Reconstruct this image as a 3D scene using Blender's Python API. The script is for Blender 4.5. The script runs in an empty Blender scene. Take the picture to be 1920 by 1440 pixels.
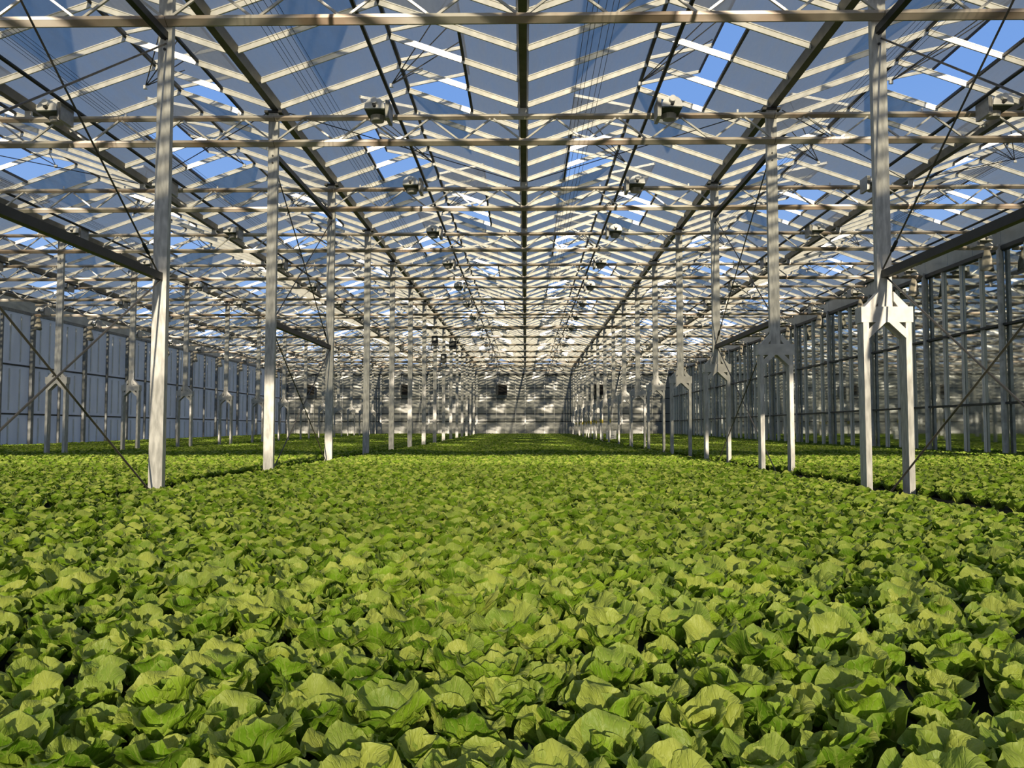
import bpy, bmesh, math, random
from mathutils import Vector, Matrix, noise
random.seed(7)
R = math.radians
S = bpy.context.scene
col = S.collection

# ---------------------------------------------------------------- camera, sky, sun, exposure
CAMZ = 1.27
cam_d = bpy.data.cameras.new('camera'); cam = bpy.data.objects.new('camera', cam_d); col.objects.link(cam)
cam_d.sensor_width = 36.0; cam_d.lens = 36.0*1556.4/1920.0; cam_d.clip_end = 1000; cam_d.clip_start = .05
cam.matrix_world = Matrix.Translation((0.04, 0, CAMZ)) @ Matrix.Rotation(.0164, 4, 'Z') @ Matrix.Rotation(R(90)+.054, 4, 'X')
S.camera = cam

SUN_EL, SUN_AZ = 13.2, 3.0          # the low sun stands behind the camera, slightly to its right
w = bpy.data.worlds.new('sky'); S.world = w; w.use_nodes = True
nt = w.node_tree; bg = nt.nodes['Background']
tc = nt.nodes.new('ShaderNodeTexCoord'); sx = nt.nodes.new('ShaderNodeSeparateXYZ'); nt.links.new(tc.outputs['Generated'], sx.inputs[0])
ramp = nt.nodes.new('ShaderNodeValToRGB'); nt.links.new(sx.outputs[2], ramp.inputs[0])
e = ramp.color_ramp.elements; e[0].position = 0.0; e[0].color = (.40, .46, .56, 1); e[1].position = 1.0; e[1].color = (.09, .185, .44, 1)
m1 = e.new(.12); m1.color = (.22, .35, .60, 1); m2 = e.new(.36); m2.color = (.135, .265, .57, 1)
nt.links.new(ramp.outputs[0], bg.inputs[0]); bg.inputs[1].default_value = 1.05
sd = bpy.data.lights.new('sun', 'SUN'); sd.energy = 8.5; sd.angle = R(.8); sd.color = (1, .87, .68)
so = bpy.data.objects.new('sun', sd); col.objects.link(so); so.location = (4, -40, 20)
sun_dir = Vector((-math.sin(R(SUN_AZ))*math.cos(R(SUN_EL)), math.cos(R(SUN_AZ))*math.cos(R(SUN_EL)), -math.sin(R(SUN_EL))))
so.rotation_euler = sun_dir.to_track_quat('-Z', 'Y').to_euler()
S.view_settings.view_transform = 'Standard'; S.view_settings.look = 'None'
S.view_settings.exposure = 0.42; S.view_settings.gamma = 1.0; S.view_settings.use_curve_mapping = False
try:
    S.cycles.transparent_max_bounces = 24; S.cycles.max_bounces = 8; S.cycles.diffuse_bounces = 4
    S.cycles.sample_clamp_indirect = 6
except Exception: pass

# ---------------------------------------------------------------- layout (metres)
Y1, BAY, SPAN = 10.95, 4.80, 9.6
def TY(i): return Y1+(i-1)*BAY               # truss 1 is the nearest in view
NT = 16
BACK = TY(16)                                # 82.95
FRONT = TY(-2)                               # -3.45
XL, XR = -24.0, 14.6
CH, TCH = CAMZ+5.49, CAMZ+5.98               # bottom and top chord heights
GZ = CAMZ+6.2                                # gutter
RZ = CAMZ+7.1                                # ridge
FOOT = CAMZ+6.27
CAN = 0.55                                   # lettuce canopy
RAFT = CAN-.165
def rise(y): return max(0.0, y-40)*.006
ORD = 'zeroth first second third fourth fifth sixth seventh eighth ninth tenth eleventh twelfth thirteenth fourteenth fifteenth sixteenth seventeenth eighteenth nineteenth twentieth'.split()

# ---------------------------------------------------------------- materials
def mat(name):
    m = bpy.data.materials.new(name); m.use_nodes = True
    t = m.node_tree; b = t.nodes['Principled BSDF']; return m, t, b
def N(t, ty, **k):
    n = t.nodes.new(ty)
    for a, v in k.items(): setattr(n, a, v)
    return n
def plain(name, c, rough=.5, metal=0.0, var=.15, scale=6.0, c2=None, bump=0.0, stretch=None):
    m, t, b = mat(name); b.inputs['Roughness'].default_value = rough; b.inputs['Metallic'].default_value = metal
    geo = N(t, 'ShaderNodeNewGeometry')
    src = geo.outputs['Position']
    if stretch:
        mp = N(t, 'ShaderNodeMapping'); mp.inputs['Scale'].default_value = stretch; t.links.new(src, mp.inputs[0]); src = mp.outputs[0]
    nz = N(t, 'ShaderNodeTexNoise'); nz.inputs['Scale'].default_value = scale; nz.inputs['Detail'].default_value = 5
    t.links.new(src, nz.inputs['Vector'])
    r = N(t, 'ShaderNodeValToRGB'); r.color_ramp.elements[0].position = .35; r.color_ramp.elements[1].position = .68
    d = c2 or tuple(x*(1-var) for x in c); u = tuple(min(1, x*(1+var*.6)) for x in c)
    r.color_ramp.elements[0].color = (*d, 1); r.color_ramp.elements[1].color = (*u, 1)
    t.links.new(nz.outputs[0], r.inputs[0]); t.links.new(r.outputs[0], b.inputs['Base Color'])
    if bump:
        bp = N(t, 'ShaderNodeBump'); bp.inputs['Strength'].default_value = bump; t.links.new(nz.outputs[0], bp.inputs['Height']); t.links.new(bp.outputs[0], b.inputs['Normal'])
    return m
M = {}
M['galv'] = plain('galvanized_steel', (.56, .55, .51), .5, .15, .3, 7, stretch=(3, 3, .7))
M['brace'] = plain('bolted_steel', (.62, .60, .55), .5, .1, .18, 6)
M['chord'] = plain('brown_mottled_chord', (.50, .47, .41), .45, .15, .3, .9, c2=(.36, .27, .20))  # grey mottled with broad brown patches
M['bar'] = plain('white_aluminium', (.88, .86, .80), .35, 0, .08, 3)
M['gutter'] = plain('grey_gutter', (.16, .155, .135), .45, .3, .25, 4)
M['dark'] = plain('dark_pipe', (.022, .026, .028), .5, .2, .3, 5)
M['purlin'] = plain('dark_seal', (.05, .05, .05), .5, .2, .2, 5)
M['wire'] = plain('steel_wire', (.03, .03, .035), .5, .3, .2, 5)
M['cable'] = plain('brace_cable', (.12, .11, .095), .45, .4, .2, 5)
M['white'] = plain('white_enamel', (.90, .88, .84), .3, 0, .06, 8)
M['ribbed'] = plain('grey_cast_metal', (.48, .47, .44), .5, .3, .15, 12)
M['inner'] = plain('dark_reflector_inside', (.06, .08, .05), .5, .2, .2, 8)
M['concrete'] = plain('concrete', (.22, .21, .19), .8, 0, .3, 3)
M['pond'] = plain('dark_gap', (.03, .035, .03), .35, 0, .3, 3)
M['raft'] = plain('gap_shade_raft_board', (.022, .030, .018), .7, 0, .25, 4)  # boards coloured near-black to put in the shade between the heads
M['sack'] = plain('cream_sack_cloth', (.55, .50, .40), .9, 0, .3, 9, bump=.3)
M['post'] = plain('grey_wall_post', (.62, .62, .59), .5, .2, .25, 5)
M['sidepost'] = plain('dark_wall_post', (.24, .25, .25), .5, .1, .25, 5)  # darker grey of the left wall posts and top rail
M['rail'] = plain('dark_wall_rail', (.05, .055, .055), .5, .2, .2, 5)
M['heater'] = plain('dark_heater', (.02, .018, .016), .5, .2, .3, 8)
M['heatside'] = plain('heater_case', (.16, .16, .14), .5, .2, .2, 8)
M['yellow'] = plain('yellow_tape', (.70, .55, .08), .6, 0, .1, 8)
M['grass'] = plain('outdoor_ground', (.08, .12, .04), .9, 0, .4, .5)
M['outer_screen'] = plain('dark_outer_screen', (.035, .045, .045), .8, 0, .4, .5)
M['fascia'] = plain('fascia_sheet', (.48, .51, .49), .35, 0, .2, 1.2)

def glass(name, fac, tint, dcol, streak=(6, 1, 1), rough=None, glossy=0.0, gl_tint=(.85, .9, .88)):
    """dusty pane: clear transmission mixed with a dust film that scatters light to both sides"""
    m = bpy.data.materials.new(name); m.use_nodes = True; t = m.node_tree
    for n in list(t.nodes): t.nodes.remove(n)
    out = N(t, 'ShaderNodeOutputMaterial'); tr = N(t, 'ShaderNodeBsdfTransparent'); tr.inputs[0].default_value = (*tint, 1)
    df = N(t, 'ShaderNodeBsdfDiffuse'); df.inputs[0].default_value = (*dcol, 1)
    tl = N(t, 'ShaderNodeBsdfTranslucent'); tl.inputs[0].default_value = (*dcol, 1)
    mx = N(t, 'ShaderNodeMixShader'); mx.inputs[0].default_value = .5
    t.links.new(df.outputs[0], mx.inputs[1]); t.links.new(tl.outputs[0], mx.inputs[2])
    geo = N(t, 'ShaderNodeNewGeometry'); mp = N(t, 'ShaderNodeMapping'); mp.inputs['Scale'].default_value = streak
    nz = N(t, 'ShaderNodeTexNoise'); nz.inputs['Scale'].default_value = 1.2; nz.inputs['Detail'].default_value = 6
    t.links.new(geo.outputs['Position'], mp.inputs[0]); t.links.new(mp.outputs[0], nz.inputs['Vector'])
    mr = N(t, 'ShaderNodeMapRange'); mr.inputs['From Min'].default_value = .3; mr.inputs['From Max'].default_value = .7
    mr.inputs['To Min'].default_value = fac*.8; mr.inputs['To Max'].default_value = min(1, fac*1.2)
    t.links.new(nz.outputs[0], mr.inputs[0])
    m2 = N(t, 'ShaderNodeMixShader'); t.links.new(mr.outputs[0], m2.inputs[0]); t.links.new(tr.outputs[0], m2.inputs[1]); t.links.new(mx.outputs[0], m2.inputs[2])
    last = m2
    if glossy:
        gs = N(t, 'ShaderNodeBsdfGlossy'); gs.inputs['Roughness'].default_value = .03; gs.inputs[0].default_value = (*gl_tint, 1)
        bp = N(t, 'ShaderNodeBump'); bp.inputs['Strength'].default_value = .015; t.links.new(nz.outputs[0], bp.inputs['Height']); t.links.new(bp.outputs[0], gs.inputs['Normal'])
        m3 = N(t, 'ShaderNodeMixShader'); m3.inputs[0].default_value = glossy
        t.links.new(m2.outputs[0], m3.inputs[1]); t.links.new(gs.outputs[0], m3.inputs[2]); last = m3
    t.links.new(last.outputs[0], out.inputs[0])
    return m
M['roofglass'] = glass('dusty_roof_glass', .36, (.70, .70, .66), (.56, .59, .63))
M['vglass'] = glass('vent_glass', .36, (.70, .70, .66), (.56, .59, .63))
M['frontglass'] = glass('clear_front_glass', .15, (.85, .85, .84), (.5, .5, .5))
M['dimfront'] = glass('dimmed_front_glass', .30, (.80, .80, .78), (.5, .5, .5), (1, 1, 1))  # unseen lower front panes, made dimmer so the sun strip farther in is brighter
M['sideglass'] = glass('side_wall_glass', .22, (.45, .48, .46), (.10, .11, .10), (1, 1, 1), glossy=.74)
def sheet(name, c, c2, tr):
    m = bpy.data.materials.new(name); m.use_nodes = True; t = m.node_tree; b = t.nodes['Principled BSDF']
    b.inputs['Roughness'].default_value = .35
    out = t.nodes['Material Output']
    geo = N(t, 'ShaderNodeNewGeometry'); mp = N(t, 'ShaderNodeMapping'); mp.inputs['Scale'].default_value = (1.5, 1.5, .35)
    nz = N(t, 'ShaderNodeTexNoise'); nz.inputs['Scale'].default_value = 1.4; nz.inputs['Detail'].default_value = 6
    t.links.new(geo.outputs['Position'], mp.inputs[0]); t.links.new(mp.outputs[0], nz.inputs['Vector'])
    r = N(t, 'ShaderNodeValToRGB'); r.color_ramp.elements[0].position = .3; r.color_ramp.elements[1].position = .7
    r.color_ramp.elements[0].color = (*c2, 1); r.color_ramp.elements[1].color = (*c, 1)
    t.links.new(nz.outputs[0], r.inputs[0]); t.links.new(r.outputs[0], b.inputs['Base Color'])
    tl = N(t, 'ShaderNodeBsdfTranslucent'); t.links.new(r.outputs[0], tl.inputs[0])
    mx = N(t, 'ShaderNodeMixShader'); mx.inputs[0].default_value = tr
    t.links.new(b.outputs[0], mx.inputs[1]); t.links.new(tl.outputs[0], mx.inputs[2]); t.links.new(mx.outputs[0], out.inputs[0])
    return m
M['leftsheet'] = sheet('translucent_wall_panel', (.93, .89, .83), (.84, .80, .75), .6)
M['backsheet'] = sheet('slack_plastic_sheet', (.58, .58, .54), (.44, .45, .43), .15)

def leafmat():
    m = bpy.data.materials.new('lettuce_leaf'); m.use_nodes = True; t = m.node_tree; b = t.nodes['Principled BSDF']
    out = t.nodes['Material Output']; L = t.links
    uv = N(t, 'ShaderNodeAttribute', attribute_name='leafuv')      # x: across, y: along
    sep = N(t, 'ShaderNodeSeparateXYZ'); L.new(uv.outputs['Vector'], sep.inputs[0])
    oi = N(t, 'ShaderNodeObjectInfo'); geo = N(t, 'ShaderNodeNewGeometry')
    ad = N(t, 'ShaderNodeMath', operation='ADD'); L.new(oi.outputs['Random'], ad.inputs[0]); L.new(geo.outputs['Random Per Island'], ad.inputs[1])
    fr = N(t, 'ShaderNodeMath', operation='FRACT'); L.new(ad.outputs[0], fr.inputs[0])
    fr_col = N(t, 'ShaderNodeValToRGB')
    e = fr_col.color_ramp.elements; e[0].color = (.105, .235, .010, 1); e[1].color = (.30, .47, .03, 1); e[1].position = .95
    mdl = e.new(.5); mdl.color = (.19, .36, .016, 1)
    L.new(fr.outputs[0], fr_col.inputs[0])
    bk_col = N(t, 'ShaderNodeValToRGB'); e = bk_col.color_ramp.elements; e[0].color = (.21, .33, .035, 1); e[1].color = (.45, .51, .085, 1)
    L.new(fr.outputs[0], bk_col.inputs[0])
    mixb = N(t, 'ShaderNodeMix', data_type='RGBA'); L.new(geo.outputs['Backfacing'], mixb.inputs[0]); L.new(fr_col.outputs[0], mixb.inputs[6]); L.new(bk_col.outputs[0], mixb.inputs[7])
    # pale midrib and base: mask = (1-v)^2 * (1-|u|)
    inv = N(t, 'ShaderNodeMath', operation='SUBTRACT'); inv.inputs[0].default_value = 1; L.new(sep.outputs[1], inv.inputs[1])
    p = N(t, 'ShaderNodeMath', operation='POWER'); p.inputs[1].default_value = 1.6; L.new(inv.outputs[0], p.inputs[0])
    au = N(t, 'ShaderNodeMath', operation='ABSOLUTE'); L.new(sep.outputs[0], au.inputs[0])
    # veins
    ysc = N(t, 'ShaderNodeMath', operation='MULTIPLY'); ysc.inputs[1].default_value = 1.0; L.new(au.outputs[0], ysc.inputs[0])
    vv = N(t, 'ShaderNodeMath', operation='SUBTRACT'); L.new(sep.outputs[1], vv.inputs[0]); L.new(ysc.outputs[0], vv.inputs[1])
    wz = N(t, 'ShaderNodeMath', operation='MULTIPLY'); wz.inputs[1].default_value = 30; L.new(vv.outputs[0], wz.inputs[0])
    nz = N(t, 'ShaderNodeTexNoise'); nz.inputs['Scale'].default_value = 5; nz.inputs['Detail'].default_value = 4; L.new(uv.outputs['Vector'], nz.inputs['Vector'])
    nm = N(t, 'ShaderNodeMath', operation='MULTIPLY_ADD'); nm.inputs[1].default_value = 14; L.new(nz.outputs[0], nm.inputs[0]); L.new(wz.outputs[0], nm.inputs[2])
    sn = N(t, 'ShaderNodeMath', operation='SINE'); L.new(nm.outputs[0], sn.inputs[0])
    sh = N(t, 'ShaderNodeMapRange'); sh.inputs['From Min'].default_value = .55; sh.inputs['From Max'].default_value = 1.0; sh.inputs['To Max'].default_value = .28; L.new(sn.outputs[0], sh.inputs[0])
    mr = N(t, 'ShaderNodeMapRange'); mr.inputs['From Min'].default_value = .05; mr.inputs['From Max'].default_value = .0; mr.inputs['To Max'].default_value = .45; L.new(au.outputs[0], mr.inputs[0])
    mmx = N(t, 'ShaderNodeMath', operation='MAXIMUM'); L.new(sh.outputs[0], mmx.inputs[0]); L.new(mr.outputs[0], mmx.inputs[1])
    m3 = N(t, 'ShaderNodeMath', operation='MULTIPLY_ADD'); m3.inputs[1].default_value = .55; m3.use_clamp = True; L.new(p.outputs[0], m3.inputs[0]); L.new(mmx.outputs[0], m3.inputs[2])
    # thin pale rim
    rim = N(t, 'ShaderNodeAttribute', attribute_name='rim')
    rr = N(t, 'ShaderNodeMapRange'); rr.inputs['From Min'].default_value = .80; rr.inputs['From Max'].default_value = 1.0; rr.inputs['To Max'].default_value = .4; L.new(rim.outputs['Fac'], rr.inputs[0])
    m4 = N(t, 'ShaderNodeMath', operation='MAXIMUM'); L.new(m3.outputs[0], m4.inputs[0]); L.new(rr.outputs[0], m4.inputs[1])
    mp = N(t, 'ShaderNodeMix', data_type='RGBA'); mp.inputs[7].default_value = (.46, .54, .13, 1); L.new(m4.outputs[0], mp.inputs[0]); L.new(mixb.outputs[2], mp.inputs[6])
    L.new(mp.outputs[2], b.inputs['Base Color'])
    b.inputs['Roughness'].default_value = .48; b.inputs['Specular IOR Level'].default_value = .35
    nz2 = N(t, 'ShaderNodeTexNoise'); nz2.inputs['Scale'].default_value = 7; nz2.inputs['Detail'].default_value = 3; L.new(uv.outputs['Vector'], nz2.inputs['Vector'])
    hs = N(t, 'ShaderNodeMath', operation='ADD'); L.new(nz2.outputs[0], hs.inputs[0]); L.new(sh.outputs[0], hs.inputs[1])
    bp = N(t, 'ShaderNodeBump'); bp.inputs['Strength'].default_value = .6; bp.inputs['Distance'].default_value = .008; L.new(hs.outputs[0], bp.inputs['Height']); L.new(bp.outputs[0], b.inputs['Normal'])
    tl = N(t, 'ShaderNodeBsdfTranslucent'); 
    tc = N(t, 'ShaderNodeMix', data_type='RGBA', blend_type='MULTIPLY'); tc.inputs[0].default_value = 1; tc.inputs[7].default_value = (1.0, 1.0, .45, 1); L.new(mp.outputs[2], tc.inputs[6]); L.new(tc.outputs[2], tl.inputs[0])
    mx = N(t, 'ShaderNodeMixShader'); mx.inputs[0].default_value = .24; L.new(b.outputs[0], mx.inputs[1]); L.new(tl.outputs[0], mx.inputs[2]); L.new(mx.outputs[0], out.inputs[0])
    return m
M['leaf'] = leafmat()

# ---------------------------------------------------------------- mesh helpers
class MB:
    def __init__(s): s.v = []; s.f = []
    def add(s, v, f):
        n = len(s.v); s.v += [tuple(p) for p in v]; s.f += [tuple(i+n for i in q) for q in f]; return s
    def box(s, c, d):
        x, y, z = (k/2 for k in d)
        return s.add([(c[0]+a*x, c[1]+b*y, c[2]+e*z) for a in (-1, 1) for b in (-1, 1) for e in (-1, 1)],
              [(0, 1, 3, 2), (4, 6, 7, 5), (0, 4, 5, 1), (2, 3, 7, 6), (0, 2, 6, 4), (1, 5, 7, 3)])
    def beam(s, a, b, w, h, up=(0, 0, 1)):
        a, b = Vector(a), Vector(b); d = (b-a).normalized(); up = Vector(up)
        if abs(d.dot(up)) > .99: up = Vector((0, 1, 0))
        x = d.cross(up).normalized()*w/2; z = x.cross(d).normalized()*h/2
        return s.add([p+i*x+j*z for p in (a, b) for i in (-1, 1) for j in (-1, 1)],
              [(0, 1, 3, 2), (4, 6, 7, 5), (0, 4, 5, 1), (2, 3, 7, 6), (0, 2, 6, 4), (1, 5, 7, 3)])
    def tube(s, pts, r, n=8):
        pts = [Vector(p) for p in pts]; rings = []
        for i, p in enumerate(pts):
            d = (pts[min(i+1, len(pts)-1)]-pts[max(i-1, 0)]).normalized()
            u = Vector((0, 0, 1)) if abs(d.z) < .9 else Vector((1, 0, 0))
            x = d.cross(u).normalized(); z = x.cross(d)
            rr = r[i] if isinstance(r, (list, tuple)) else r
            rings.append([p+rr*(math.cos(k*2*math.pi/n)*x+math.sin(k*2*math.pi/n)*z) for k in range(n)])
        f = []
        for i in range(len(pts)-1):
            for k in range(n): f.append((i*n+k, i*n+(k+1) % n, (i+1)*n+(k+1) % n, (i+1)*n+k))
        f.append(tuple(range(n))[::-1]); f.append(tuple((len(pts)-1)*n+k for k in range(n)))
        return s.add([q for rg in rings for q in rg], f)
    def prism(s, poly, axis, a, b):
        """poly: 2D outline, extruded along axis from a to b"""
        def P(p, t): return {0: (t, p[0], p[1]), 1: (p[0], t, p[1]), 2: (p[0], p[1], t)}[axis]
        n = len(poly)
        return s.add([P(p, a) for p in poly]+[P(p, b) for p in poly],
                     [tuple(range(n))[::-1], tuple(range(n, 2*n))]+[(k, (k+1) % n, n+(k+1) % n, n+k) for k in range(n)])
    def mesh(s, name, m, smooth=False):
        me = bpy.data.meshes.new(name); me.from_pydata(s.v, [], s.f); me.update()
        bm = bmesh.new(); bm.from_mesh(me); bmesh.ops.recalc_face_normals(bm, faces=bm.faces); bm.to_mesh(me); bm.free()
        me.materials.append(M[m] if isinstance(m, str) else m)
        if smooth: me.polygons.foreach_set('use_smooth', [True]*len(me.polygons))
        return me
    def build(s, name, m, parent=None, smooth=False):
        return obj(name, s.mesh(name, m, smooth), parent)
def obj(name, me, parent=None, loc=None, rot=None, scl=None):
    o = bpy.data.objects.new(name, me); col.objects.link(o)
    if parent: o.parent = parent
    if loc: o.location = loc
    if rot: o.rotation_euler = rot
    if scl: o.scale = (scl,)*3 if isinstance(scl, (int, float)) else scl
    return o
def tag(o, label=None, cat=None, group=None, kind=None):
    if label: o['label'] = label
    if cat: o['category'] = cat
    if group: o['group'] = group
    if kind: o['kind'] = kind
    return o
def thing(name, label, cat, loc=(0, 0, 0), rz=0, group=None):
    o = bpy.data.objects.new(name, None); col.objects.link(o); o.location = loc; o.rotation_euler = (0, 0, rz)
    o.empty_display_size = .2
    return tag(o, label, cat, group)
def struct(name, label=None):
    o = bpy.data.objects.new(name, None); col.objects.link(o); o['kind'] = 'structure'
    if label: o['label'] = label
    return o
def dup(root, loc, label=None, group=None, rz=None):
    r = root.copy(); col.objects.link(r); r.location = loc
    if rz is not None: r.rotation_euler = (0, 0, rz)
    if label: r['label'] = label
    if group: r['group'] = group
    for ch in list(root.children):
        c = ch.copy(); col.objects.link(c); c.parent = r
        for g in list(ch.children):
            d = g.copy(); col.objects.link(d); d.parent = c
    return r

# ================================================================ THE SETTING
tag(MB().box((-4.7, 40, -.1), (60, 130, .2)).build('floor', 'concrete'), kind='structure', label='concrete floor hidden below the lettuce')
tag(MB().box((0, 60, -.35), (400, 400, .3)).build('ground', 'grass'), kind='structure', label='ground outside the greenhouse')

# --- roof
ceil = struct('ceiling', 'multi ridged glass greenhouse roof')
SL = (RZ-FOOT)/2.4
gut = [XL, -19.2, -14.4, -9.6, -4.8, 0, 4.8, 9.6, 14.5]
gy0, gy1 = FRONT, BACK
gp = [(-.10, .10), (-.075, .10), (-.05, -.02), (.05, -.02), (.075, .10), (.10, .10), (.065, -.06), (-.065, -.06)]
gme = MB().prism(gp, 1, gy0, gy1).mesh('gutter', 'gutter')
for x in gut: obj('gutter', gme, ceil, (x, 0, GZ+.02))
rme = MB().box((0, (gy0+gy1)/2, 0), (.06, gy1-gy0, .07)).add([(-.015, gy0, .03), (.015, gy0, .03), (.015, gy1, .03), (-.015, gy1, .03)], [(0, 1, 2, 3)]).mesh('ridge_bar', 'purlin')
RX = [-21.6, -16.8, -12.0, -7.2, -2.4, 2.4, 7.2, 12.05]
for x in RX: obj('ridge_bar', rme, ceil, (x, 0, RZ+.02))
PW = 1.2
def slope_pt(rx, side, s):     # s = 0 at the ridge, 1 at the gutter
    return rx+side*2.4*s, RZ-(RZ-FOOT)*s
def vent_side(i): return 1 if i % 2 == 0 else -1
bar_me = {}; pane_me = {}
for sd_ in (1, -1):
    x0, z0 = .02*sd_, 0.0; x1, z1 = 2.32*sd_, -(RZ-FOOT)*2.32/2.4
    m_ = MB().beam((x0, 0, z0-.045), (x1, 0, z1-.045), .03, .10); m_.beam((x0, 0, z0), (x1, 0, z1), .06, .016)
    bar_me[sd_] = m_.mesh('glazing_bar', 'bar')
    def quad(sa, sb, d=.012):
        xa, za = slope_pt(0, sd_, sa); xb, zb = slope_pt(0, sd_, sb); za -= RZ; zb -= RZ
        return MB().beam(((xa), PW/2, za+d), ((xb), PW/2, zb+d), PW-.03, .006)
    pane_me[sd_, 0] = quad(.01, .97).mesh('glass_pane', 'roofglass')
    pane_me[sd_, 1] = quad(.56, .97).mesh('glass_pane', 'roofglass')
far_bars, far_panes = MB(), MB()
cand_b, cand_p = [], []
nb = int(round((BACK-FRONT)/PW))
def vent_cols():
    d = {}
    for i in range(0, NT):
        k0 = int(round((TY(i)-2.4-FRONT)/PW))
        for k in (k0, k0+1, k0+2): d[k] = vent_side(i)
    return d
VC = vent_cols()
for rx in RX:
    for sd_ in (1, -1):
        for k in range(nb+1):
            y = FRONT+k*PW
            cand_b.append((abs(rx+sd_*1.2)*.7+abs(y-13) if y > 8 else 100+abs(y), rx, sd_, y))
            if k < nb: cand_p.append((abs(rx+sd_*1.2)*.7+abs(y-13) if y > 8 else 100+abs(y), rx, sd_, y, 1 if VC.get(k) == sd_ else 0))
cand_b.sort(); cand_p.sort()
for j, (_, rx, sd_, y) in enumerate(cand_b):
    if j < 300: obj('glazing_bar', bar_me[sd_], ceil, (rx, y, RZ))
    else:
        me = bar_me[sd_]; far_bars.add([(v.co.x+rx, v.co.y+y, v.co.z+RZ) for v in me.vertices], [tuple(p.vertices) for p in me.polygons])
for j, (_, rx, sd_, y, h) in enumerate(cand_p):
    if j < 300: obj('glass_pane', pane_me[sd_, h], ceil, (rx, y, RZ))
    else:
        me = pane_me[sd_, h]; far_panes.add([(v.co.x+rx, v.co.y+y, v.co.z+RZ) for v in me.vertices], [tuple(p.vertices) for p in me.polygons])
tag(far_bars.build('glazing_bar', 'bar', ceil), 'glazing bars of the far roof', kind='stuff')
tag(far_panes.build('glass_pane', 'roofglass', ceil), 'glass panes of the far roof', kind='stuff')
# purlin below each vent opening (dark lower frame)
for rx in RX:
    for i in range(1, 9):
        s_ = vent_side(i); x, z = slope_pt(rx, s_, .555)
        MB().box((x, TY(i)-.6, z-.02), (.05, 3.6, .05)).build('purlin', 'purlin', ceil)

# --- right wall (glass)
wr = struct('wall_right', 'tall mirror-like glass side wall')
WZ0 = .45
tiers = [(WZ0-.15, 2.05), (2.05, 4.44), (4.44, CH)]
ymul = [TY(0)+1.2*k for k in range(int(round((BACK-TY(0))/1.2))+1)]
mullion = MB().box((0, 0, 3.42), (.07, .05, 6.75)).mesh('mullion', 'bar')
for y in ymul[:-1]:
    p = obj('mullion', mullion, wr, (XR-.02, y+.14 if abs(((y-Y1)/4.8) % 1) < .01 or abs(((y-Y1)/4.8) % 1) > .99 else y, 0))
wpost = MB().box((0, 0, 3.45), (.09, .14, 6.9)).mesh('wall_post', 'post')
for i in range(0, 17): obj('wall_post', wpost, wr, (XR-.1, TY(i), 0))
for a, b in tiers:
    pm = MB().box((0, .6, (a+b)/2), (.008, 1.19, b-a-.01)).mesh('glass_pane', 'sideglass')
    for y in ymul[:-1]: obj('glass_pane', pm, wr, (XR+.03, y, 0), (R(random.uniform(-.12, .12)), 0, R(random.uniform(-.25, .25))))
for z in (2.05, 4.44): MB().box((XR-.05, (TY(0)+BACK)/2, z), (.08, BACK-TY(0), .07)).build('rail', 'rail', wr)
MB().box((XR-.03, (TY(0)+BACK)/2, CH+.02), (.12, BACK-TY(0), .12)).build('rail', 'rail', wr)
for k in range(48):
    y = TY(0)+1.6*k
    if y+1.6 <= BACK+.01: MB().box((XR-.02, y+.8, (CH+GZ)/2+.05), (.03, 1.58, GZ-CH-.12)).build('fascia_panel', 'fascia', wr)
MB().box((XR+.02, (TY(0)+BACK)/2, .22), (.16, BACK-TY(0), .44)).build('baseboard_right', 'concrete', wr)
tag(MB().box((XR+4.5, 40, 4.2), (.2, 110, 8.4)).build('dark_screen_1', 'outer_screen'), kind='structure', label='added dark screen beyond the glass wall, hiding the bright horizon')  # added dark screen, keeps the bright horizon out of the side glass

# --- left wall (panels)
wl = struct('wall_left', 'side wall of translucent white panels')
yl0 = TY(2)
npan = int(round((BACK-yl0)/2.4))
lt = [(.3, 1.97), (1.97, 4.27), (4.27, CH+.03)]
for k in range(npan+1):
    y = yl0+2.4*k
    big = (k % 2 == 0)
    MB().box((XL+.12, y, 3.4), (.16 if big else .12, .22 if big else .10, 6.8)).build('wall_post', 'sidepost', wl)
    if k == npan: break
    for a, b in lt:
        MB().box((XL-.02, y+1.2, (a+b)/2), (.03, 2.36, b-a-.05)).build('wall_panel', 'leftsheet', wl)
    for q in (.8, 1.6):
        for a, b in lt: MB().box((XL+.02, y+q, (a+b)/2), (.05, .06, b-a-.35)).build('batten', 'bar', wl)
for z in (1.97, 4.27): MB().box((XL+.04, (yl0+BACK)/2, z), (.08, BACK-yl0, .08)).build('rail', 'rail', wl)
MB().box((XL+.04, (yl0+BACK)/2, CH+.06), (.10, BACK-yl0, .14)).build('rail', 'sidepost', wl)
MB().box((XL, (yl0+BACK)/2, (CH+GZ)/2+.05), (.06, BACK-yl0, GZ-CH-.12)).build('fascia_panel', 'fascia', wl)

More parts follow.
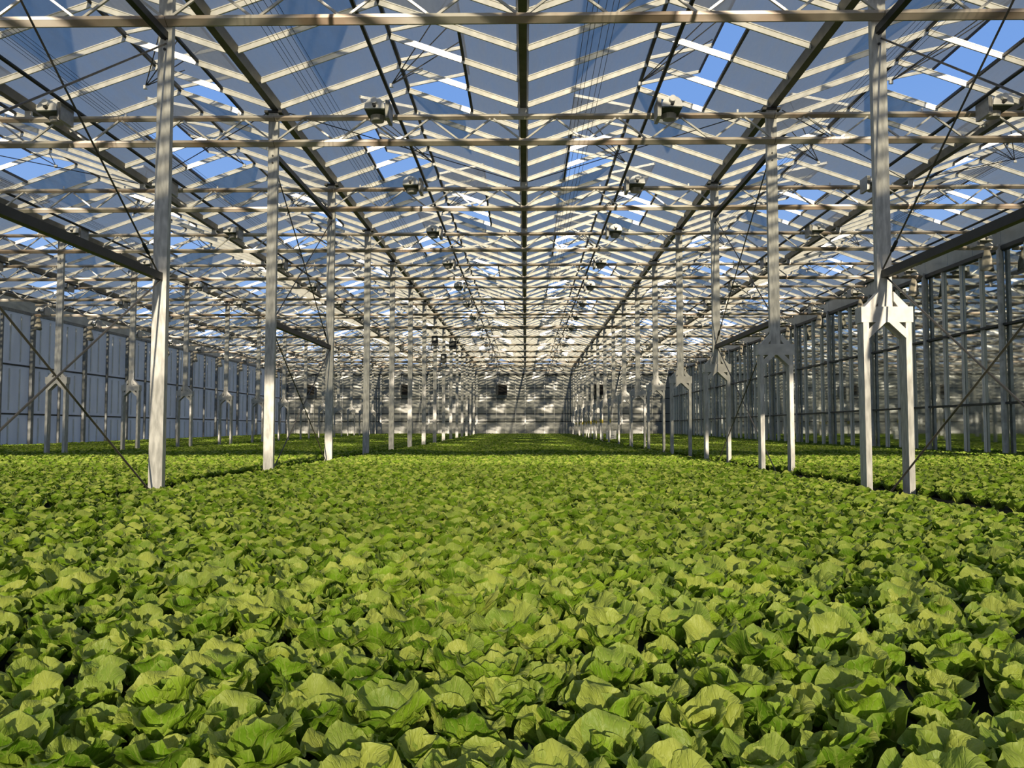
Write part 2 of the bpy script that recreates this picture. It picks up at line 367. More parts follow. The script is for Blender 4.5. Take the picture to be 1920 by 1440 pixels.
# --- back wall (slack sheeting)
wb = struct('wall_back', 'end wall hung with slack grey plastic sheets')
bz = [.4, 2.0, 2.79, 4.27, 5.35, CH-.1]
xs = [-24, -19.2, -14.4, -9.6, -4.8, 0, 4.8, 9.6, XR]
for i in range(8):
    xa, xb = xs[i], xs[i+1]
    for j in range(5):
        za, zb = bz[j], bz[j+1]
        v, f = [], []; nx, nz_ = 14, 6
        sag = random.uniform(.0, .22) if j in (1, 3) else .02
        sd2 = random.random()*30
        for b in range(nz_+1):
            for a in range(nx+1):
                s, t_ = a/nx, b/nz_
                bul = math.sin(math.pi*s)*math.sin(math.pi*t_)*.14
                bul += .06*noise.noise(Vector((s*3+sd2, t_*2, j)))
                z = za+(zb-za)*t_
                if j in (1, 3): z -= sag*math.sin(math.pi*s)**2*(1-t_)
                v.append((xa+(xb-xa)*s, BACK-.02-bul, z))
        for b in range(nz_):
            for a in range(nx): q = b*(nx+1)+a; f.append((q, q+1, q+nx+2, q+nx+1))
        MB().add(v, f).build('plastic_sheet', 'backsheet', wb, True)
    for k in range(1, 5):
        x = xa+(xb-xa)*k/5
        for a, b in ((bz[0], bz[1]), (bz[1], bz[3]), (bz[3], bz[5])):
            MB().box((x, BACK-.27, (a+b)/2), (.05, .02, b-a-.08)).build('batten', 'bar', wb)
for x in xs: MB().box((x, BACK-.27, 3.4), (.13, .12, 6.8)).build('wall_post', 'post', wb)
for z in (5.35, 4.27, 2.79, 2.0): MB().box(((XL+XR)/2, BACK-.24, z), (XR-XL, .04, .07)).build('rail', 'rail', wb)
MB().box(((XL+XR)/2, BACK-.16, CH-.03), (XR-XL, .34, .14)).build('rail', 'rail', wb)
MB().box(((XL+XR)/2, BACK+.1, 3.9), (XR-XL+.3, .06, 7.8)).build('wall_board', 'backsheet', wb)

# --- front wall (glass, behind the camera)
wf = struct('wall_front', 'glass end wall behind the viewer, its lower panes dimmed to shape the sunlight')
for i in range(8):
    for za, zb, gm in ((.2, 5.35, 'dimfront'), (5.35, CH, 'frontglass')):
        MB().box(((xs[i]+xs[i+1])/2, FRONT, (za+zb)/2), (xs[i+1]-xs[i]-.001, .01, zb-za-.001)).build('glass_pane', gm, wf)
for x in (-21, -16, -11, -6.6, -3.1, 3.4, 6.8, 11): MB().box((x, FRONT, 3.4), (.04, .04, 6.8)).build('mullion', 'galv', wf)
MB().box(((XL+XR)/2, FRONT, CH), (XR-XL, .1, .12)).build('rail', 'galv', wf)
for i in range(8):
    rx = RX[i]; MB().prism([(xs[i], CH+.08), (xs[i+1], CH+.08), (xs[i+1], GZ), (rx, RZ), (xs[i], GZ)], 1, FRONT-.01, FRONT+.01).build('gable_pane', 'fascia', wf)

# ================================================================ COLUMNS
ROWN = {-14.4: 'far left column row', -4.8: 'left column row', 4.8: 'right column row'}
def ordn(k): return ORD[k]
single = thing('steel_column', 'x', 'column')
MB().box((0, 0, (GZ-.09)/2), (.185, .10, GZ-.09)).build('post', 'galv', single)
MB().box((0, 0, GZ-.066), (.34, .16, .045)).build('cap_plate', 'purlin', single)
for dz in (-.22, -.36):
    MB().tube([(0, -.048, CH+dz), (0, -.066, CH+dz)], .018, 8).build('bolt', 'purlin', single)
first = True
for k in range(1, 16):
    y = TY(k); lab = f'single square steel post, {ordn(k)} from the viewer in the left column row'
    if first: single.location = (-4.84, y, 0); single['label'] = lab; single['group'] = 'single steel columns of the left row'; first = False
    else: dup(single, (-4.84, y, 0), lab)
twin = thing('forked_column', 'x', 'column')
HZ0, HZ1 = 2.66, 2.865
MB().box((0, 0, (HZ1+GZ-.09)/2), (.19, .10, GZ-.09-HZ1)).build('post', 'galv', twin)
MB().box((0, 0, GZ-.066), (.34, .16, .045)).build('cap_plate', 'purlin', twin)
for dz in (-.22, -.36): MB().tube([(0, -.048, CH+dz), (0, -.066, CH+dz)], .018, 8).build('bolt', 'purlin', twin)
MB().box((0, 0, (HZ0+HZ1)/2), (.67, .21, HZ1-HZ0)).build('head_beam', 'brace', twin)
for sx in (-1, 1):
    MB().box((sx*.275, 0, HZ0/2), (.075, .20, HZ0)).build('leg', 'galv', twin)
    MB().prism([(sx*.095, HZ1+.20), (sx*.095, HZ1+.075), (sx*.15, HZ1+.0), (sx*.285, HZ1+.0)], 1, -.09, .05).build('gusset', 'brace', twin)
    for sy in (-.085, .085):
        MB().prism([(sx*.24, HZ0-.21), (sx*.24, HZ0-.09), (sx*.15, HZ0), (sx*.02, HZ0)], 1, sy-.02, sy+.02).build('knee_brace', 'brace', twin)
first = True
for rowx in (4.76, -14.4):
    for k in range(1 if rowx > 0 else 4, 16):
        y = TY(k); nm = 'right' if rowx > 0 else 'far left'; kk = k if rowx > 0 else k-3
        lab = f'forked steel column on two legs, {ordn(kk)} from the viewer in the {nm} row'
        g = f'forked columns of the {nm} row'
        if first: twin.location = (rowx, y, 0); twin['label'] = lab; twin['group'] = g; first = False
        else: dup(twin, (rowx, y, 0), lab, g)

# ================================================================ LATTICE TRUSSES
# chord profile: light upper lip, recessed web, lower lip
def chord_mesh(L, h, dpt, name):
    p = [(-dpt/2-.008, h/2), (dpt/2, h/2), (dpt/2, -h/2), (dpt*.22, -h/2), (-dpt/2, h*.02), (-dpt/2-.008, h*.06)]
    return MB().prism([(a, b) for a, b in p], 0, -L/2, L/2).mesh(name, 'chord')
tch = chord_mesh(SPAN-.01, .075, .075, 'top_chord'); bch = chord_mesh(SPAN-.01, .105, .10, 'bottom_chord')
dg = {}
for s in (1, -1):
    dg[s] = MB().beam((-s*.27, 0, CH+.045), (s*.27, 0, TCH-.03), .032, .032, (0, 1, 0)).mesh('diagonal', 'brace')
stub = MB().box((0, -.10, (TCH+GZ)/2-.003), (.12, .06, GZ-TCH-.085)).mesh('gutter_stub', 'brace')
brk = MB().box((0, -.03, TCH+.075), (.035, .02, .10)).mesh('bracket', 'white')
rod = MB().tube([(-SPAN/2, -.045, TCH+.055), (SPAN/2, -.045, TCH+.055)], .008, 6).mesh('drive_rod', 'brace')
def truss(k, cx, half=False):
    nm = {0: 'centre', -9.6: 'left', -19.2: 'far left', 9.6: 'right'}[cx]
    bay = {0: 'between the two main column rows', -9.6: 'left of the left column row', -19.2: 'against the left panel wall', 9.6: 'against the right glass wall'}[cx]
    t = thing('lattice_truss', f'zigzag steel roof truss {bay}, {ordn(k)} from the viewer', 'truss', (cx, TY(k), 0), 0, f'roof trusses {bay}')
    obj('top_chord', tch, t, (0, -.10, TCH)); obj('bottom_chord', bch, t, (0, -.11, CH))
    if k <= 9:
        for j in range(8):
            x = -4.8+1.2*j
            obj('diagonal', dg[1], t, (x+.30, -.10, 0)); obj('diagonal', dg[-1], t, (x+.90, -.10, 0))
        for x in (-4.1, -2.0, -.45, 1.9, 4.1): obj('bracket', brk, t, (x, -.07, 0))
        obj('drive_rod', rod, t, (0, -.07, 0))
    else:
        mb = MB()
        for j in range(8):
            x = -4.8+1.2*j
            mb.beam((x+.03, -.10, CH+.045), (x+.57, -.10, TCH-.03), .032, .032, (0, 1, 0)); mb.beam((x+1.17, -.10, CH+.045), (x+.63, -.10, TCH-.03), .032, .032, (0, 1, 0))
        tag(mb.build('diagonals', 'brace', t), kind='stuff')
    if cx == -19.2: t.scale = (.974, 1, 1); t.location.x += .125
    obj('gutter_stub', stub, t, (0, 0, 0)) if cx in (0, -9.6, -19.2, 9.6) else None
for k in range(1, 16):
    for cx in (0, -9.6, -19.2, 9.6): truss(k, cx)

# ================================================================ ROOF VENTS
def vent_proto(s):
    t = thing('roof_vent', 'x', 'vent')
    dx, dz = s*1.26, .26
    sb = MB().beam((0, 0, 0), (dx, 0, dz), .035, .06).mesh('glazing_bar', 'bar')
    for y in (-1.8, -.6, .6, 1.8): obj('glazing_bar', sb, t, (0, y, 0))
    MB().beam((dx, -1.83, dz), (dx, 1.83, dz), .035, .045).build('lower_rail', 'purlin', t)
    for y in (-1.2, 0, 1.2):
        MB().beam((0, y, .02), (dx, y, dz+.02), 1.17, .005).build('glass_pane', 'vglass', t)
    hb = (-s*.15, .55, -.50)
    for y in (-1.5, -.6, .3, 1.1):
        MB().tube([hb, (dx*(.95 if y < 1 else .3), y, dz*(.95 if y < 1 else .3)-.02)], .011, 5).build('opener_rod', 'cable', t)
    MB().box((hb[0], hb[1], hb[2]-.02), (.07, .05, .07)).build('pivot', 'white', t)
    return t
vp = {1: vent_proto(1), -1: vent_proto(-1)}; used = {1: False, -1: False}
for ri, rx in enumerate(RX):
    for i in range(1, 16):
        if rx < -12 and i < 4 or rx > 9 and i < 3: 
            if abs(rx)*1556/TY(i) > 1250: continue
        s = vent_side(i); side = 'right' if s > 0 else 'left'
        lab = f'open roof vent, {side} slope of {ORD[ri+1]} ridge from the left, {ORD[(i+1)//2]} from the viewer'
        loc = (rx, TY(i)-.6, RZ+.06)
        if not used[s]: vp[s].location = loc; vp[s]['label'] = lab; vp[s]['group'] = 'open roof vents'; used[s] = True
        else: dup(vp[s], loc, lab, 'open roof vents')

# ================================================================ PIPES, TIES, BRACES, WIRES
LX = [(-23.2, 'beside the left panel wall'), (-19.4, 'left of the far left column row'), (-13.7, 'right of the far left column row'), (-8.9, 'left of the left column row'), (-2.76, 'left of the centre'), (2.75, 'right of the centre'), (8.8, 'right of the right column row'), (13.75, 'beside the right glass wall')]
for x, nm in LX:
    px = x+(.33 if x < 0 else -.33)
    tag(MB().tube([(px, TY(0)+.2, CAMZ+6.09), (px, BACK-.3, CAMZ+6.09)], .036, 8).build('conduit_pipe', 'dark'), f'long black pipe above the trusses running away {nm}', 'pipe', 'black conduit pipes')
for sx, nm in ((-4.84, 'left'), (4.76, 'right')):
    for (a, b) in ((0, 1), (2, 3)):
        for z, h in ((CAMZ+2.03, 'lower'), (CAMZ+5.32, 'upper')):
            ya = TY(a)+.06; yb = TY(b)-.05
            tag(MB().box((sx, (ya+yb)/2, z), (.085, yb-ya, .10)).build('tie_beam', 'dark'),
                f'dark {h} tie beam of the {nm} column row, ' + ('running in to the first column' if a == 0 else 'joining the second and third columns'), 'beam')
            # wire braces crossing between the ties and down to the bed
        for (za, zb, h) in ((CAMZ+5.2, CAMZ+2.1, 'upper'), (CAMZ+1.98, .42, 'lower')):
            for (p, q, d) in ((za, zb, 'falling towards viewer'), (zb, za, 'rising towards viewer')):
                o_ = .025 if p == za else -.025; A = (sx+o_, TY(b)-.07, p); B = (sx+o_, TY(a)+.07, q)
                t = thing('brace_rod', f'thin {h} brace rod of {nm} column row, {d}, ' + ('in nearest bay' if a == 0 else 'between second and third columns'), 'brace rod', A)
                Av = Vector(A); Bv = Vector(B); d_ = (Bv-Av)
                MB().tube([(0, 0, 0), d_], .0125, 6).build('rod', 'cable', t)
                c0 = d_*.055; c1 = d_*.09
                if h == 'upper' and p < q: MB().tube([c0, c0+(c1-c0)*.1, c0+(c1-c0)*.9, c1], [.014, .023, .023, .014], 8).build('turnbuckle', 'dark', t)
for gx in (-19.2, -9.6, 0.0, 9.6):
    for s in (-1, 1):
        sd3 = 'left' if s < 0 else 'right'
        if gx+s*4.8 < XL or gx+s*4.8 > XR: continue
        A = (gx+s*.12, TY(3)-.10, GZ-.03); B = (gx+s*4.58, TY(2)+.12, GZ-.03)
        tag(MB().tube([A, ((A[0]+B[0])/2, (A[1]+B[1])/2, A[2]), B], .010, 6).build('stay_wire', 'wire'),
            f'thin stay wire running {sd3} from the ' + {-19.2: 'far left', -9.6: 'left', 0.0: 'centre', 9.6: 'right'}[gx] + ' gutter to a column head', 'wire', 'stay wires under the gutters')
for gi, gx in enumerate((-18.0, -12.9, -7.95, -3.75, 1.15, 6.1, 10.9)):
    t = thing('screen_wires', f'bundle of thin parallel black wires strung along the roof, {ORD[gi+1]} bundle from the left', 'wire', (gx, 0, CAMZ+6.10), 0, 'screen wire bundles')
    for o in (-.22, -.13, -.06, .06, .16, .24):
        yy0, yy1 = TY(0), TY(12)
        MB().tube([(o, yy0, 0), (o*.8, yy1, 0)], .0045, 4).build('wire', 'wire', t)
# sagging black hoses crossing the house
for (y, z, x0, x1, sg, lab) in ((TY(7)-.05, CAMZ+5.73, -4.70, 4.60, .09, 'sagging black hose slung behind the seventh truss in the middle bay'), (TY(7)-.05, CAMZ+5.73, 4.92, 14.3, .09, 'sagging black hose slung behind the seventh truss in the right bay'), (TY(8)-.11, CAMZ+5.406, -13.0, -5.0, .12, 'black hose slung under the eighth truss in the left bay'), (TY(8)-.11, CAMZ+5.406, -4.6, 4.6, .12, 'black hose slung under the eighth truss in the middle bay')):
    pts = [(x0+(x1-x0)*k/24, y, z-sg*abs(math.sin(k/24*math.pi*2))) for k in range(25)]
    tag(MB().tube(pts, .03, 6).build('hose', 'dark', None, True), lab, 'hose')
# pulley blocks hanging on the eighth and ninth left columns
for k, z in ((8, CAMZ+4.75), (9, CAMZ+4.2)):
    t = thing('pulley_block', f'black pulley block with a loop on the {ORD[k]} left column', 'pulley', (-4.84, TY(k)-.14, z))
    MB().box((0, 0, 0), (.34, .16, .50)).build('housing', 'dark', t)
    MB().box((0, -.09, .06), (.12, .03, .14)).build('face_plate', 'white', t)
    MB().tube([(.18*math.cos(a), 0, -.38+.22*math.sin(a)) for a in [q*math.pi/8 for q in range(17)]], .02, 6).build('loop', 'dark', t)
t = thing('speaker_box', 'black box hung under a truss right of the eighth left column', 'box', (-4.3, TY(9)-.11, CAMZ+5.0))
MB().box((0, 0, 0), (.42, .3, .46)).build('case', 'dark', t); MB().tube([(0, 0, .22), (0, 0, .436)], .02, 6).build('hanger', 'dark', t)

# ================================================================ GROW LIGHTS
def light_proto(s):      # s = +1: ballast on the right-hand side
    t = thing('grow_light', 'x', 'lamp')
    n = 10; prof = [(.19*math.cos(math.pi*q/n), .20*math.sin(math.pi*q/n)**.8) for q in range(n+1)]
    MB().prism(prof, 1, -.24, .20).build('reflector', 'white', t)
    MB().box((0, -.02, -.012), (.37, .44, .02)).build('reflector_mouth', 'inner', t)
    MB().tube([(0, -.31, .13), (0, -.23, .13)], .06, 10).build('lamp_socket', 'white', t)
    MB().tube([(0, -.30, .05), (0, .1, .03)], .035, 8).build('lamp_tube', 'dark', t)
    MB().tube([(0, .12, -.12), (0, .12, -.02)], [.12, .14], 12).build('end_cup', 'ribbed', t)
    b = MB()
    b.box((s*.235, .0, .0), (.07, .42, .34))
    b.build('ballast', 'ribbed', t)
    for q in range(4): MB().box((s*.235-.03+q*.02, -.22, 0), (.008, .03, .32)).build('fin', 'ribbed', t)
    MB().box((s*.10, .15, .19), (.06, .36, .03)).build('hanger', 'brace', t)
    return t
lp = {1: light_proto(1), -1: light_proto(-1)}; used = {1: False, -1: False}
for x, nm in LX:
    s = 1 if x < 0 else -1
    for k in range(2, 16):
        px = 985+x*1556/TY(k)
        if px < -60 or px > 1980: continue
        lab = f'white domed grow light, {ORD[k]} truss, line {nm}'
        loc = (x-.25 if x == 8.8 and k == 3 else x, TY(k)-.46, TCH-.04)
        if x in (-23.2, 13.75): loc = (x, TY(k)-.46, CH+.12)
        if not used[s]: lp[s].location = loc; lp[s]['label'] = lab; lp[s]['group'] = 'white grow lights'; used[s] = True
        else: dup(lp[s], loc, lab, 'white grow lights')

# ================================================================ SACKS under the truss ends
def sack_mesh(sd4):
    rs = random.Random(sd4); v, f = [], []; n, rg = 12, 7
    for b in range(rg):
        t_ = b/(rg-1); wx = .07+.13*t_**.8; wy = .05+.10*t_**.8
        for a in range(n):
            th = a*2*math.pi/n; k = 1+.18*math.sin(th*3+b*.3+sd4)+rs.uniform(-.08, .08)
            v.append((wx*k*math.cos(th)+.03*t_*math.sin(sd4), wy*k*math.sin(th), -.62*t_+(.05*math.sin(th*2+sd4) if b == rg-1 else 0)))
    for b in range(rg-1):
        for a in range(n): f.append((b*n+a, b*n+(a+1) % n, (b+1)*n+(a+1) % n, (b+1)*n+a))
    f.append(tuple(range(n))); f.append(tuple((rg-1)*n+a for a in range(n)))
    m_ = MB().add(v, f); return m_.mesh('cloth_sack', 'sack', True)
sm = [sack_mesh(q) for q in (1, 2, 3)]
for x, nm, ks in ((-23.6, 'left', range(7, 16)), (14.08, 'right', range(4, 16))):
    for j, k in enumerate(ks):
        o = obj('cloth_sack', sm[(k) % 3], None, (x, TY(k)-.1, CH-.05), (0, 0, k*1.3))
        tag(o, f'cream cloth sack hanging at the {nm} wall, {ORD[j+1]} from the viewer', 'sack', f'cloth sacks along the {nm} wall')

# ================================================================ HEATERS ON THE BACK WALL
heat = None
for x, nm in ((-21.4, 'far left'), (-11.8, 'left'), (-2.35, 'centre'), (7.1, 'right')):
    loc = (x, BACK-1.15, CAMZ+3.35)
    lab = f'boxy dark-louvred unit heater hung at the end wall, {nm} one of four'
    if heat is None:
        heat = thing('unit_heater', lab, 'heater', loc, R(20), 'unit heaters on the end wall')
        MB().box((0, 0, .5), (.95, .75, 1.05)).build('case', 'heatside', heat)
        MB().box((0, -.38, .5), (.90, .03, 1.0)).build('face', 'heater', heat)
        for q in range(7): MB().beam((-.42, -.41, .08+q*.14), (.42, -.41, .08+q*.14), .05, .015).build('louvre', 'heater', heat)
        for sx in (-.4, .4): MB().tube([(sx, 0, 1.0), (sx*.8, .1, 1.9), (sx*.6+.35, 1.0, 1.98)], .02, 6).build('hanger_rod', 'bar', heat)
    else: dup(heat, loc, lab)
# low white boxes and small fittings
def cabinet(name, lab, loc, d, m='white'):
    t = thing(name, lab, 'box', loc)
    MB().box((0, 0, d[2]/2), d).build('case', m, t); MB().box((0, -d[1]/2-.008, d[2]/2), (d[0]*.86, .012, d[2]*.86)).build('door', m, t)
    for k in (-.12, .05): MB().box((0, -d[1]/2-.018, d[2]*(.5+k)), (d[0]*.5, .006, .03)).build('slot', 'rail', t)
cabinet('white_box', 'small white box standing low beside the forked columns near the far end', (5.5, TY(10)-1.0, RAFT+rise(TY(10))), (.62, .3, .68))
cabinet('pale_cabinet', 'tall pale cabinet against the end wall left of the left column row', (-11.4, BACK-1.0, RAFT+rise(BACK)), (.5, .4, 1.4))
# yellow bands on legs of far right columns
for k in range(9, 15):
    for sx in (-.275, .275):
        tag(MB().box((4.76+sx, TY(k)-.005, 1.75), (.10, .225, .22)).build('yellow_band', 'yellow'), f'yellow tape band round the {"left" if sx < 0 else "right"} leg of the {ORD[k]} forked column on the right', 'tape')

# ================================================================ GROWING BEDS
for (x0, x1, nm) in ((XL+.3, -14.74, 'against the left panel wall'), (-14.06, -5.00, 'left of the left column row'), (-4.68, 4.44, 'in the middle'), (5.08, XR-.25, 'against the right glass wall')):
    t = thing('growing_bed', f'raised lettuce growing bed {nm}', 'bed', ((x0+x1)/2, 0, 0))
    W = x1-x0; ys = [.3, 40, BACK-.5]
    for a, b in ((0, 1), (1, 2)):
        ya, yb = ys[a], ys[b]; za, zb = RAFT+rise(ya), RAFT+rise(yb)
        for (c, wd, ztop, n_, m_) in ((0, W-.06, 0, 'raft_board', 'raft'), (-W/2+.015, .03, .03, 'rim', 'pond'), (W/2-.015, .03, .03, 'rim', 'pond')):
            v = [(c+sx*wd/2, y, z) for y, zt in ((ya, za+ztop), (yb, zb+ztop)) for z in (.0, zt) for sx in (-1, 1)]
            MB().add(v, [(0, 1, 3, 2), (4, 6, 7, 5), (0, 2, 6, 4), (1, 5, 7, 3), (2, 3, 7, 6), (0, 4, 5, 1)]).build(n_, m_, t)

# ================================================================ LETTUCE
def leaf_geo(kind, seed, n):
    rs = random.Random(seed)
    L, W, th0, curl, cup, ruf = {
        'outer': (.156, .062, 26, 44, .44, .012),
        'mid':   (.146, .056, 10, 32, .66, .011),
        'inner': (.118, .046, 4, 18, .85, .010),
        'heart': (.082, .034, 2, -20, .9, .007)}[kind]
    L *= rs.uniform(.92, 1.1); W *= rs.uniform(.9, 1.15); th0 += rs.uniform(-7, 7); curl += rs.uniform(-14, 16)
    v, uvs, rim, f = [], [], [], []
    ph1, ph2, sd5 = rs.uniform(0, 6), rs.uniform(0, 6), rs.uniform(0, 50)
    skew = rs.uniform(-.15, .15)
    r, z = .012, 0.0; mid = []; steps = 40
    for k in range(steps+1):
        t_ = k/steps; th = R(th0+curl*t_**1.6); mid.append((r, z, th)); r += L/steps*math.sin(th); z += L/steps*math.cos(th)
    for b in range(n+1):
        t_ = b/n; vq = 2*t_-1
        for a in range(n+1):
            u = -1+2*a/n
            us = u*math.sqrt(1-vq*vq/2); tt = (vq*math.sqrt(1-u*u/2)+1)/2
            k_ = min(1, tt/.55); k_ = k_*k_*(3-2*k_)
            hw = W*1.06*(.42+.58*k_)
            kk = min(steps, tt*steps); i0 = int(kk); fr = kk-i0
            m0 = mid[i0]; m1 = mid[min(i0+1, steps)]
            rr, zz, th = (m0[j]+(m1[j]-m0[j])*fr for j in range(3))
            x = us*hw+skew*tt*tt*W
            nx_, nz_ = -math.cos(th), math.sin(th)        # inner normal
            off = cup*hw*(us*us)*(1-.55*tt)
            edge = max(abs(u), abs(vq) if vq > 0 else 0)**3
            off += ruf*edge*(math.sin(tt*11+ph1+us*2)*.6+math.sin(tt*5+us*5+ph2))
            off += .013*noise.noise(Vector((us*2.4+sd5, tt*3.2, sd5)))+.002*noise.noise(Vector((us*7+sd5, tt*9, 3)))
            off += .0045*math.sin(us*9+ph2+tt*1.5)*math.sin(math.pi*min(1, tt*1.05)) + .003*math.sin(us*17+ph1)*tt*tt
            if abs(us) < .3: off -= .004*(1-abs(us)/.3)*(1-tt)
            v.append((x, rr+nx_*off, zz+nz_*off)); uvs.append((us, tt, sd5*.1)); rim.append(max(abs(u), vq))
    for b in range(n):
        for a in range(n): q = b*(n+1)+a; f.append((q, q+n+1, q+n+2, q+1))
    return v, f, uvs, rim
def leaf_mesh(name, v, f, uvs, rim):
    me = bpy.data.meshes.new(name); me.from_pydata(v, [], f); me.update()
    at = me.attributes.new('leafuv', 'FLOAT_VECTOR', 'POINT'); at.data.foreach_set('vector', [c for p in uvs for c in p])
    ar = me.attributes.new('rim', 'FLOAT', 'POINT'); ar.data.foreach_set('value', rim)
    me.polygons.foreach_set('use_smooth', [True]*len(f)); me.materials.append(M['leaf']); return me
KINDS = (('outer', 7, 0), ('mid', 6, 1), ('inner', 4, 2), ('heart', 3, 3))
leafs = {k: [leaf_mesh('leaf', *leaf_geo(k, 100*j+q, 13)) for q in range(4 if k != 'heart' else 3)] for k, _, j in KINDS}
def head_layout(rs):
    out = []
    for k, c, j in KINDS:
        a0 = rs.uniform(0, 6.28)
        for q in range(c):
            a = a0+q*2*math.pi/c+rs.uniform(-.28, .28)
            out.append((k, rs.randrange(4 if k != 'heart' else 3), a, rs.uniform(-.16, .24), rs.uniform(.84, 1.16)))
    return out
DX = .196
def bed_ok(x): return any(a+.13 < x < b-.13 for a, b in ((XL+.3, -14.56), (-14.24, -4.90), (-4.78, 4.55), (4.92, XR-.15)))
heads = []
rs = random.Random(5)
ny = int((BACK-.6)/DX)
for j in range(2, ny):
    y = .2+j*DX
    lim0, lim1 = -.70*y-1.2, .68*y+1.2
    nx_ = int(40/DX)
    for i in range(nx_):
        x = XL+i*DX+(DX/2 if j % 2 else 0)
        if x < lim0 or x > lim1: continue
        if not bed_ok(x): continue
        heads.append((y+rs.uniform(-.036, .036), x+rs.uniform(-.036, .036), j, rs.uniform(0, 6.28), rs.uniform(.86, 1.18), rs.random()))
near, rest = [], []
for h in heads:
    y, x = h[0], h[1]
    if y > 1.63 and -.655*y-.02 < x < .625*y+.02 and len(near) < 300: near.append(h)
    else: rest.append(h)
rows = {}
for h in near: rows.setdefault(h[2], []).append(h)
for ri, j in enumerate(sorted(rows)):
    hs = sorted(rows[j], key=lambda h: h[1])
    for ci, (y, x, _, rot, sc, rnd) in enumerate(hs):
        place = 'frontmost row' if ri == 0 else f'{ORD[ri+1]} row from the front'
        n_ = len(hs)
        side = f'{ORD[ci+1]} from the left edge' if ci < n_/2 else f'{ORD[n_-ci]} from the right edge'
        lay = head_layout(rs)
        t = thing('butter_lettuce', f'green butterhead lettuce in the {place}, {side}', 'lettuce', (x, y, RAFT+.012+rs.uniform(0, .02)), rot, 'butterhead lettuces of the foreground')
        t.scale = (sc,)*3; t.rotation_euler = (rs.uniform(-.12, .12), rs.uniform(-.12, .12), rot)
        for k, q, a, tilt, s in lay:
            obj('leaf', leafs[k][q], t, (0, 0, .004), (tilt, 0, a), s)
# the rest of the crop: one mass
NP = 6
V, F, UV, RM, PR = [], [], [], [], []
for p in range(NP):
    pr = random.Random(900+p)
    for k, q, a, tilt, s in head_layout(pr):
        v, f, uvs, rim = leaf_geo(k, 100*dict((a_, b_) for a_, _, b_ in KINDS)[k]+q, 7)
        mt = Matrix.Rotation(a, 4, 'Z') @ Matrix.Rotation(tilt, 4, 'X') @ Matrix.Scale(s, 4)
        n = len(V); V += [tuple(mt @ Vector(c)) for c in v]; F += [tuple(c+n for c in g) for g in f]; UV += uvs; RM += rim; PR += [p]*len(v)
ROT, SC = [0.0]*len(V), [1.0]*len(V)
for (y, x, j, rot, sc, rnd) in rest:
    V.append((x, y, RAFT+rise(y)+(rnd-.5)*.03)); UV.append((0, 0, 0)); RM.append(0); PR.append(-1-int(rnd*NP*.999)); ROT.append(rot); SC.append(sc)
me = bpy.data.meshes.new('lettuce_crop'); me.from_pydata(V, [], F); me.update()
a_ = me.attributes.new('leafuv', 'FLOAT_VECTOR', 'POINT'); a_.data.foreach_set('vector', [c for p in UV for c in p])
for nme, ty, dat in (('rim', 'FLOAT', RM), ('rot', 'FLOAT', ROT), ('sc', 'FLOAT', SC), ('proto', 'INT', PR)):
    a_ = me.attributes.new(nme, ty, 'POINT'); a_.data.foreach_set('value', dat)
me.polygons.foreach_set('use_smooth', [True]*len(F)); me.materials.append(M['leaf'])
crop = obj('lettuce_crop', me); tag(crop, 'dense carpet of butterhead lettuce stretching to the far walls', 'lettuce crop', kind='stuff')
ng = bpy.data.node_groups.new('crop_nodes', 'GeometryNodeTree')
ng.interface.new_socket('Geometry', in_out='INPUT', socket_type='NodeSocketGeometry'); ng.interface.new_socket('Geometry', in_out='OUTPUT', socket_type='NodeSocketGeometry')
gi = ng.nodes.new('NodeGroupInput'); go = ng.nodes.new('NodeGroupOutput'); L = ng.links.new
na = ng.nodes.new('GeometryNodeInputNamedAttribute'); na.data_type = 'INT'; na.inputs['Name'].default_value = 'proto'
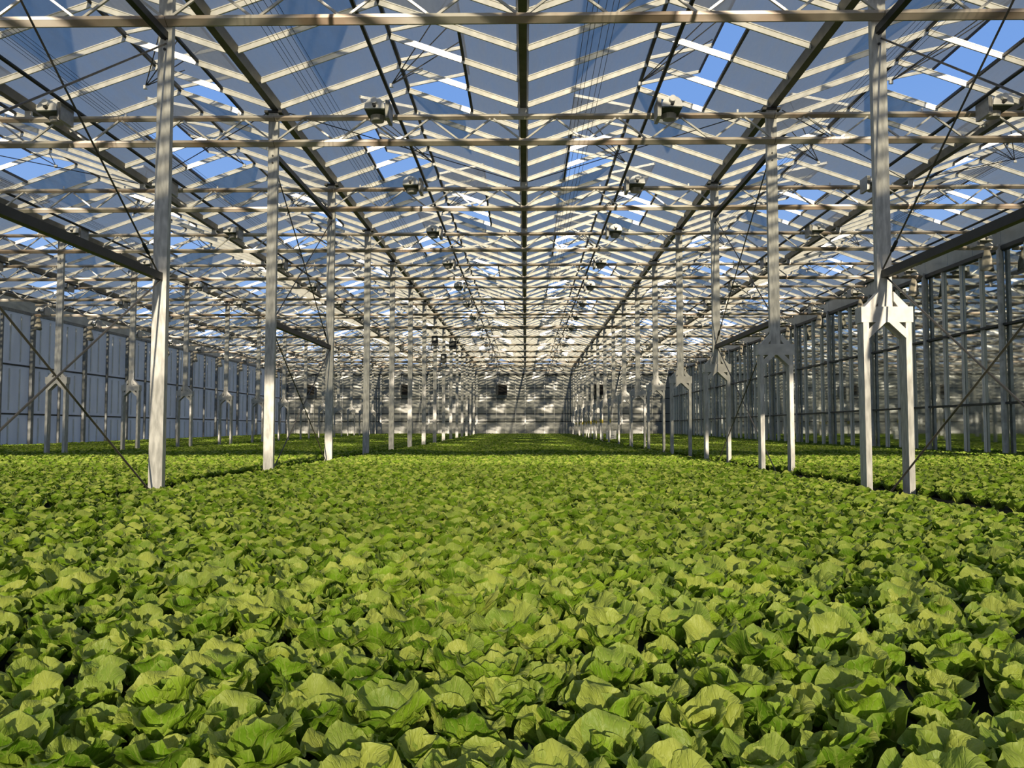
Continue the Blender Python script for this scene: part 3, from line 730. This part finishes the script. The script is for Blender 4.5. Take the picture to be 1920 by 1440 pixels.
join = ng.nodes.new('GeometryNodeJoinGeometry')
def cmp_(op, val):
    c = ng.nodes.new('FunctionNodeCompare'); c.data_type = 'INT'; c.operation = op
    L(na.outputs[0], c.inputs['A'] if False else [s for s in c.inputs if s.name == 'A' and s.type == 'INT'][0])
    [s for s in c.inputs if s.name == 'B' and s.type == 'INT'][0].default_value = val; return c
for p in range(NP):
    c = cmp_('EQUAL', p); sg = ng.nodes.new('GeometryNodeSeparateGeometry'); sg.domain = 'POINT'
    L(gi.outputs[0], sg.inputs[0]); L(c.outputs[0], sg.inputs[1])
    g2 = ng.nodes.new('GeometryNodeGeometryToInstance'); L(sg.outputs[0], g2.inputs[0]); L(g2.outputs[0], join.inputs[0])
c = cmp_('LESS_THAN', 0); sg = ng.nodes.new('GeometryNodeSeparateGeometry'); sg.domain = 'POINT'; L(gi.outputs[0], sg.inputs[0]); L(c.outputs[0], sg.inputs[1])
iop = ng.nodes.new('GeometryNodeInstanceOnPoints'); L(sg.outputs[0], iop.inputs['Points']); L(join.outputs[0], iop.inputs['Instance'])
iop.inputs['Pick Instance'].default_value = True
mth = ng.nodes.new('ShaderNodeMath'); mth.operation = 'MULTIPLY_ADD'; mth.inputs[1].default_value = -1; mth.inputs[2].default_value = -1; L(na.outputs[0], mth.inputs[0])
L(mth.outputs[0], iop.inputs['Instance Index'])
nr = ng.nodes.new('GeometryNodeInputNamedAttribute'); nr.data_type = 'FLOAT'; nr.inputs['Name'].default_value = 'rot'
cx = ng.nodes.new('ShaderNodeCombineXYZ'); L(nr.outputs[0], cx.inputs[2]); L(cx.outputs[0], iop.inputs['Rotation'])
ns = ng.nodes.new('GeometryNodeInputNamedAttribute'); ns.data_type = 'FLOAT'; ns.inputs['Name'].default_value = 'sc'
L(ns.outputs[0], iop.inputs['Scale']); L(iop.outputs[0], go.inputs[0])
md = crop.modifiers.new('crop', 'NODES'); md.node_group = ng
print('heads', len(heads), 'near', len(near), 'rows', len(rows), 'objects', len(bpy.data.objects))
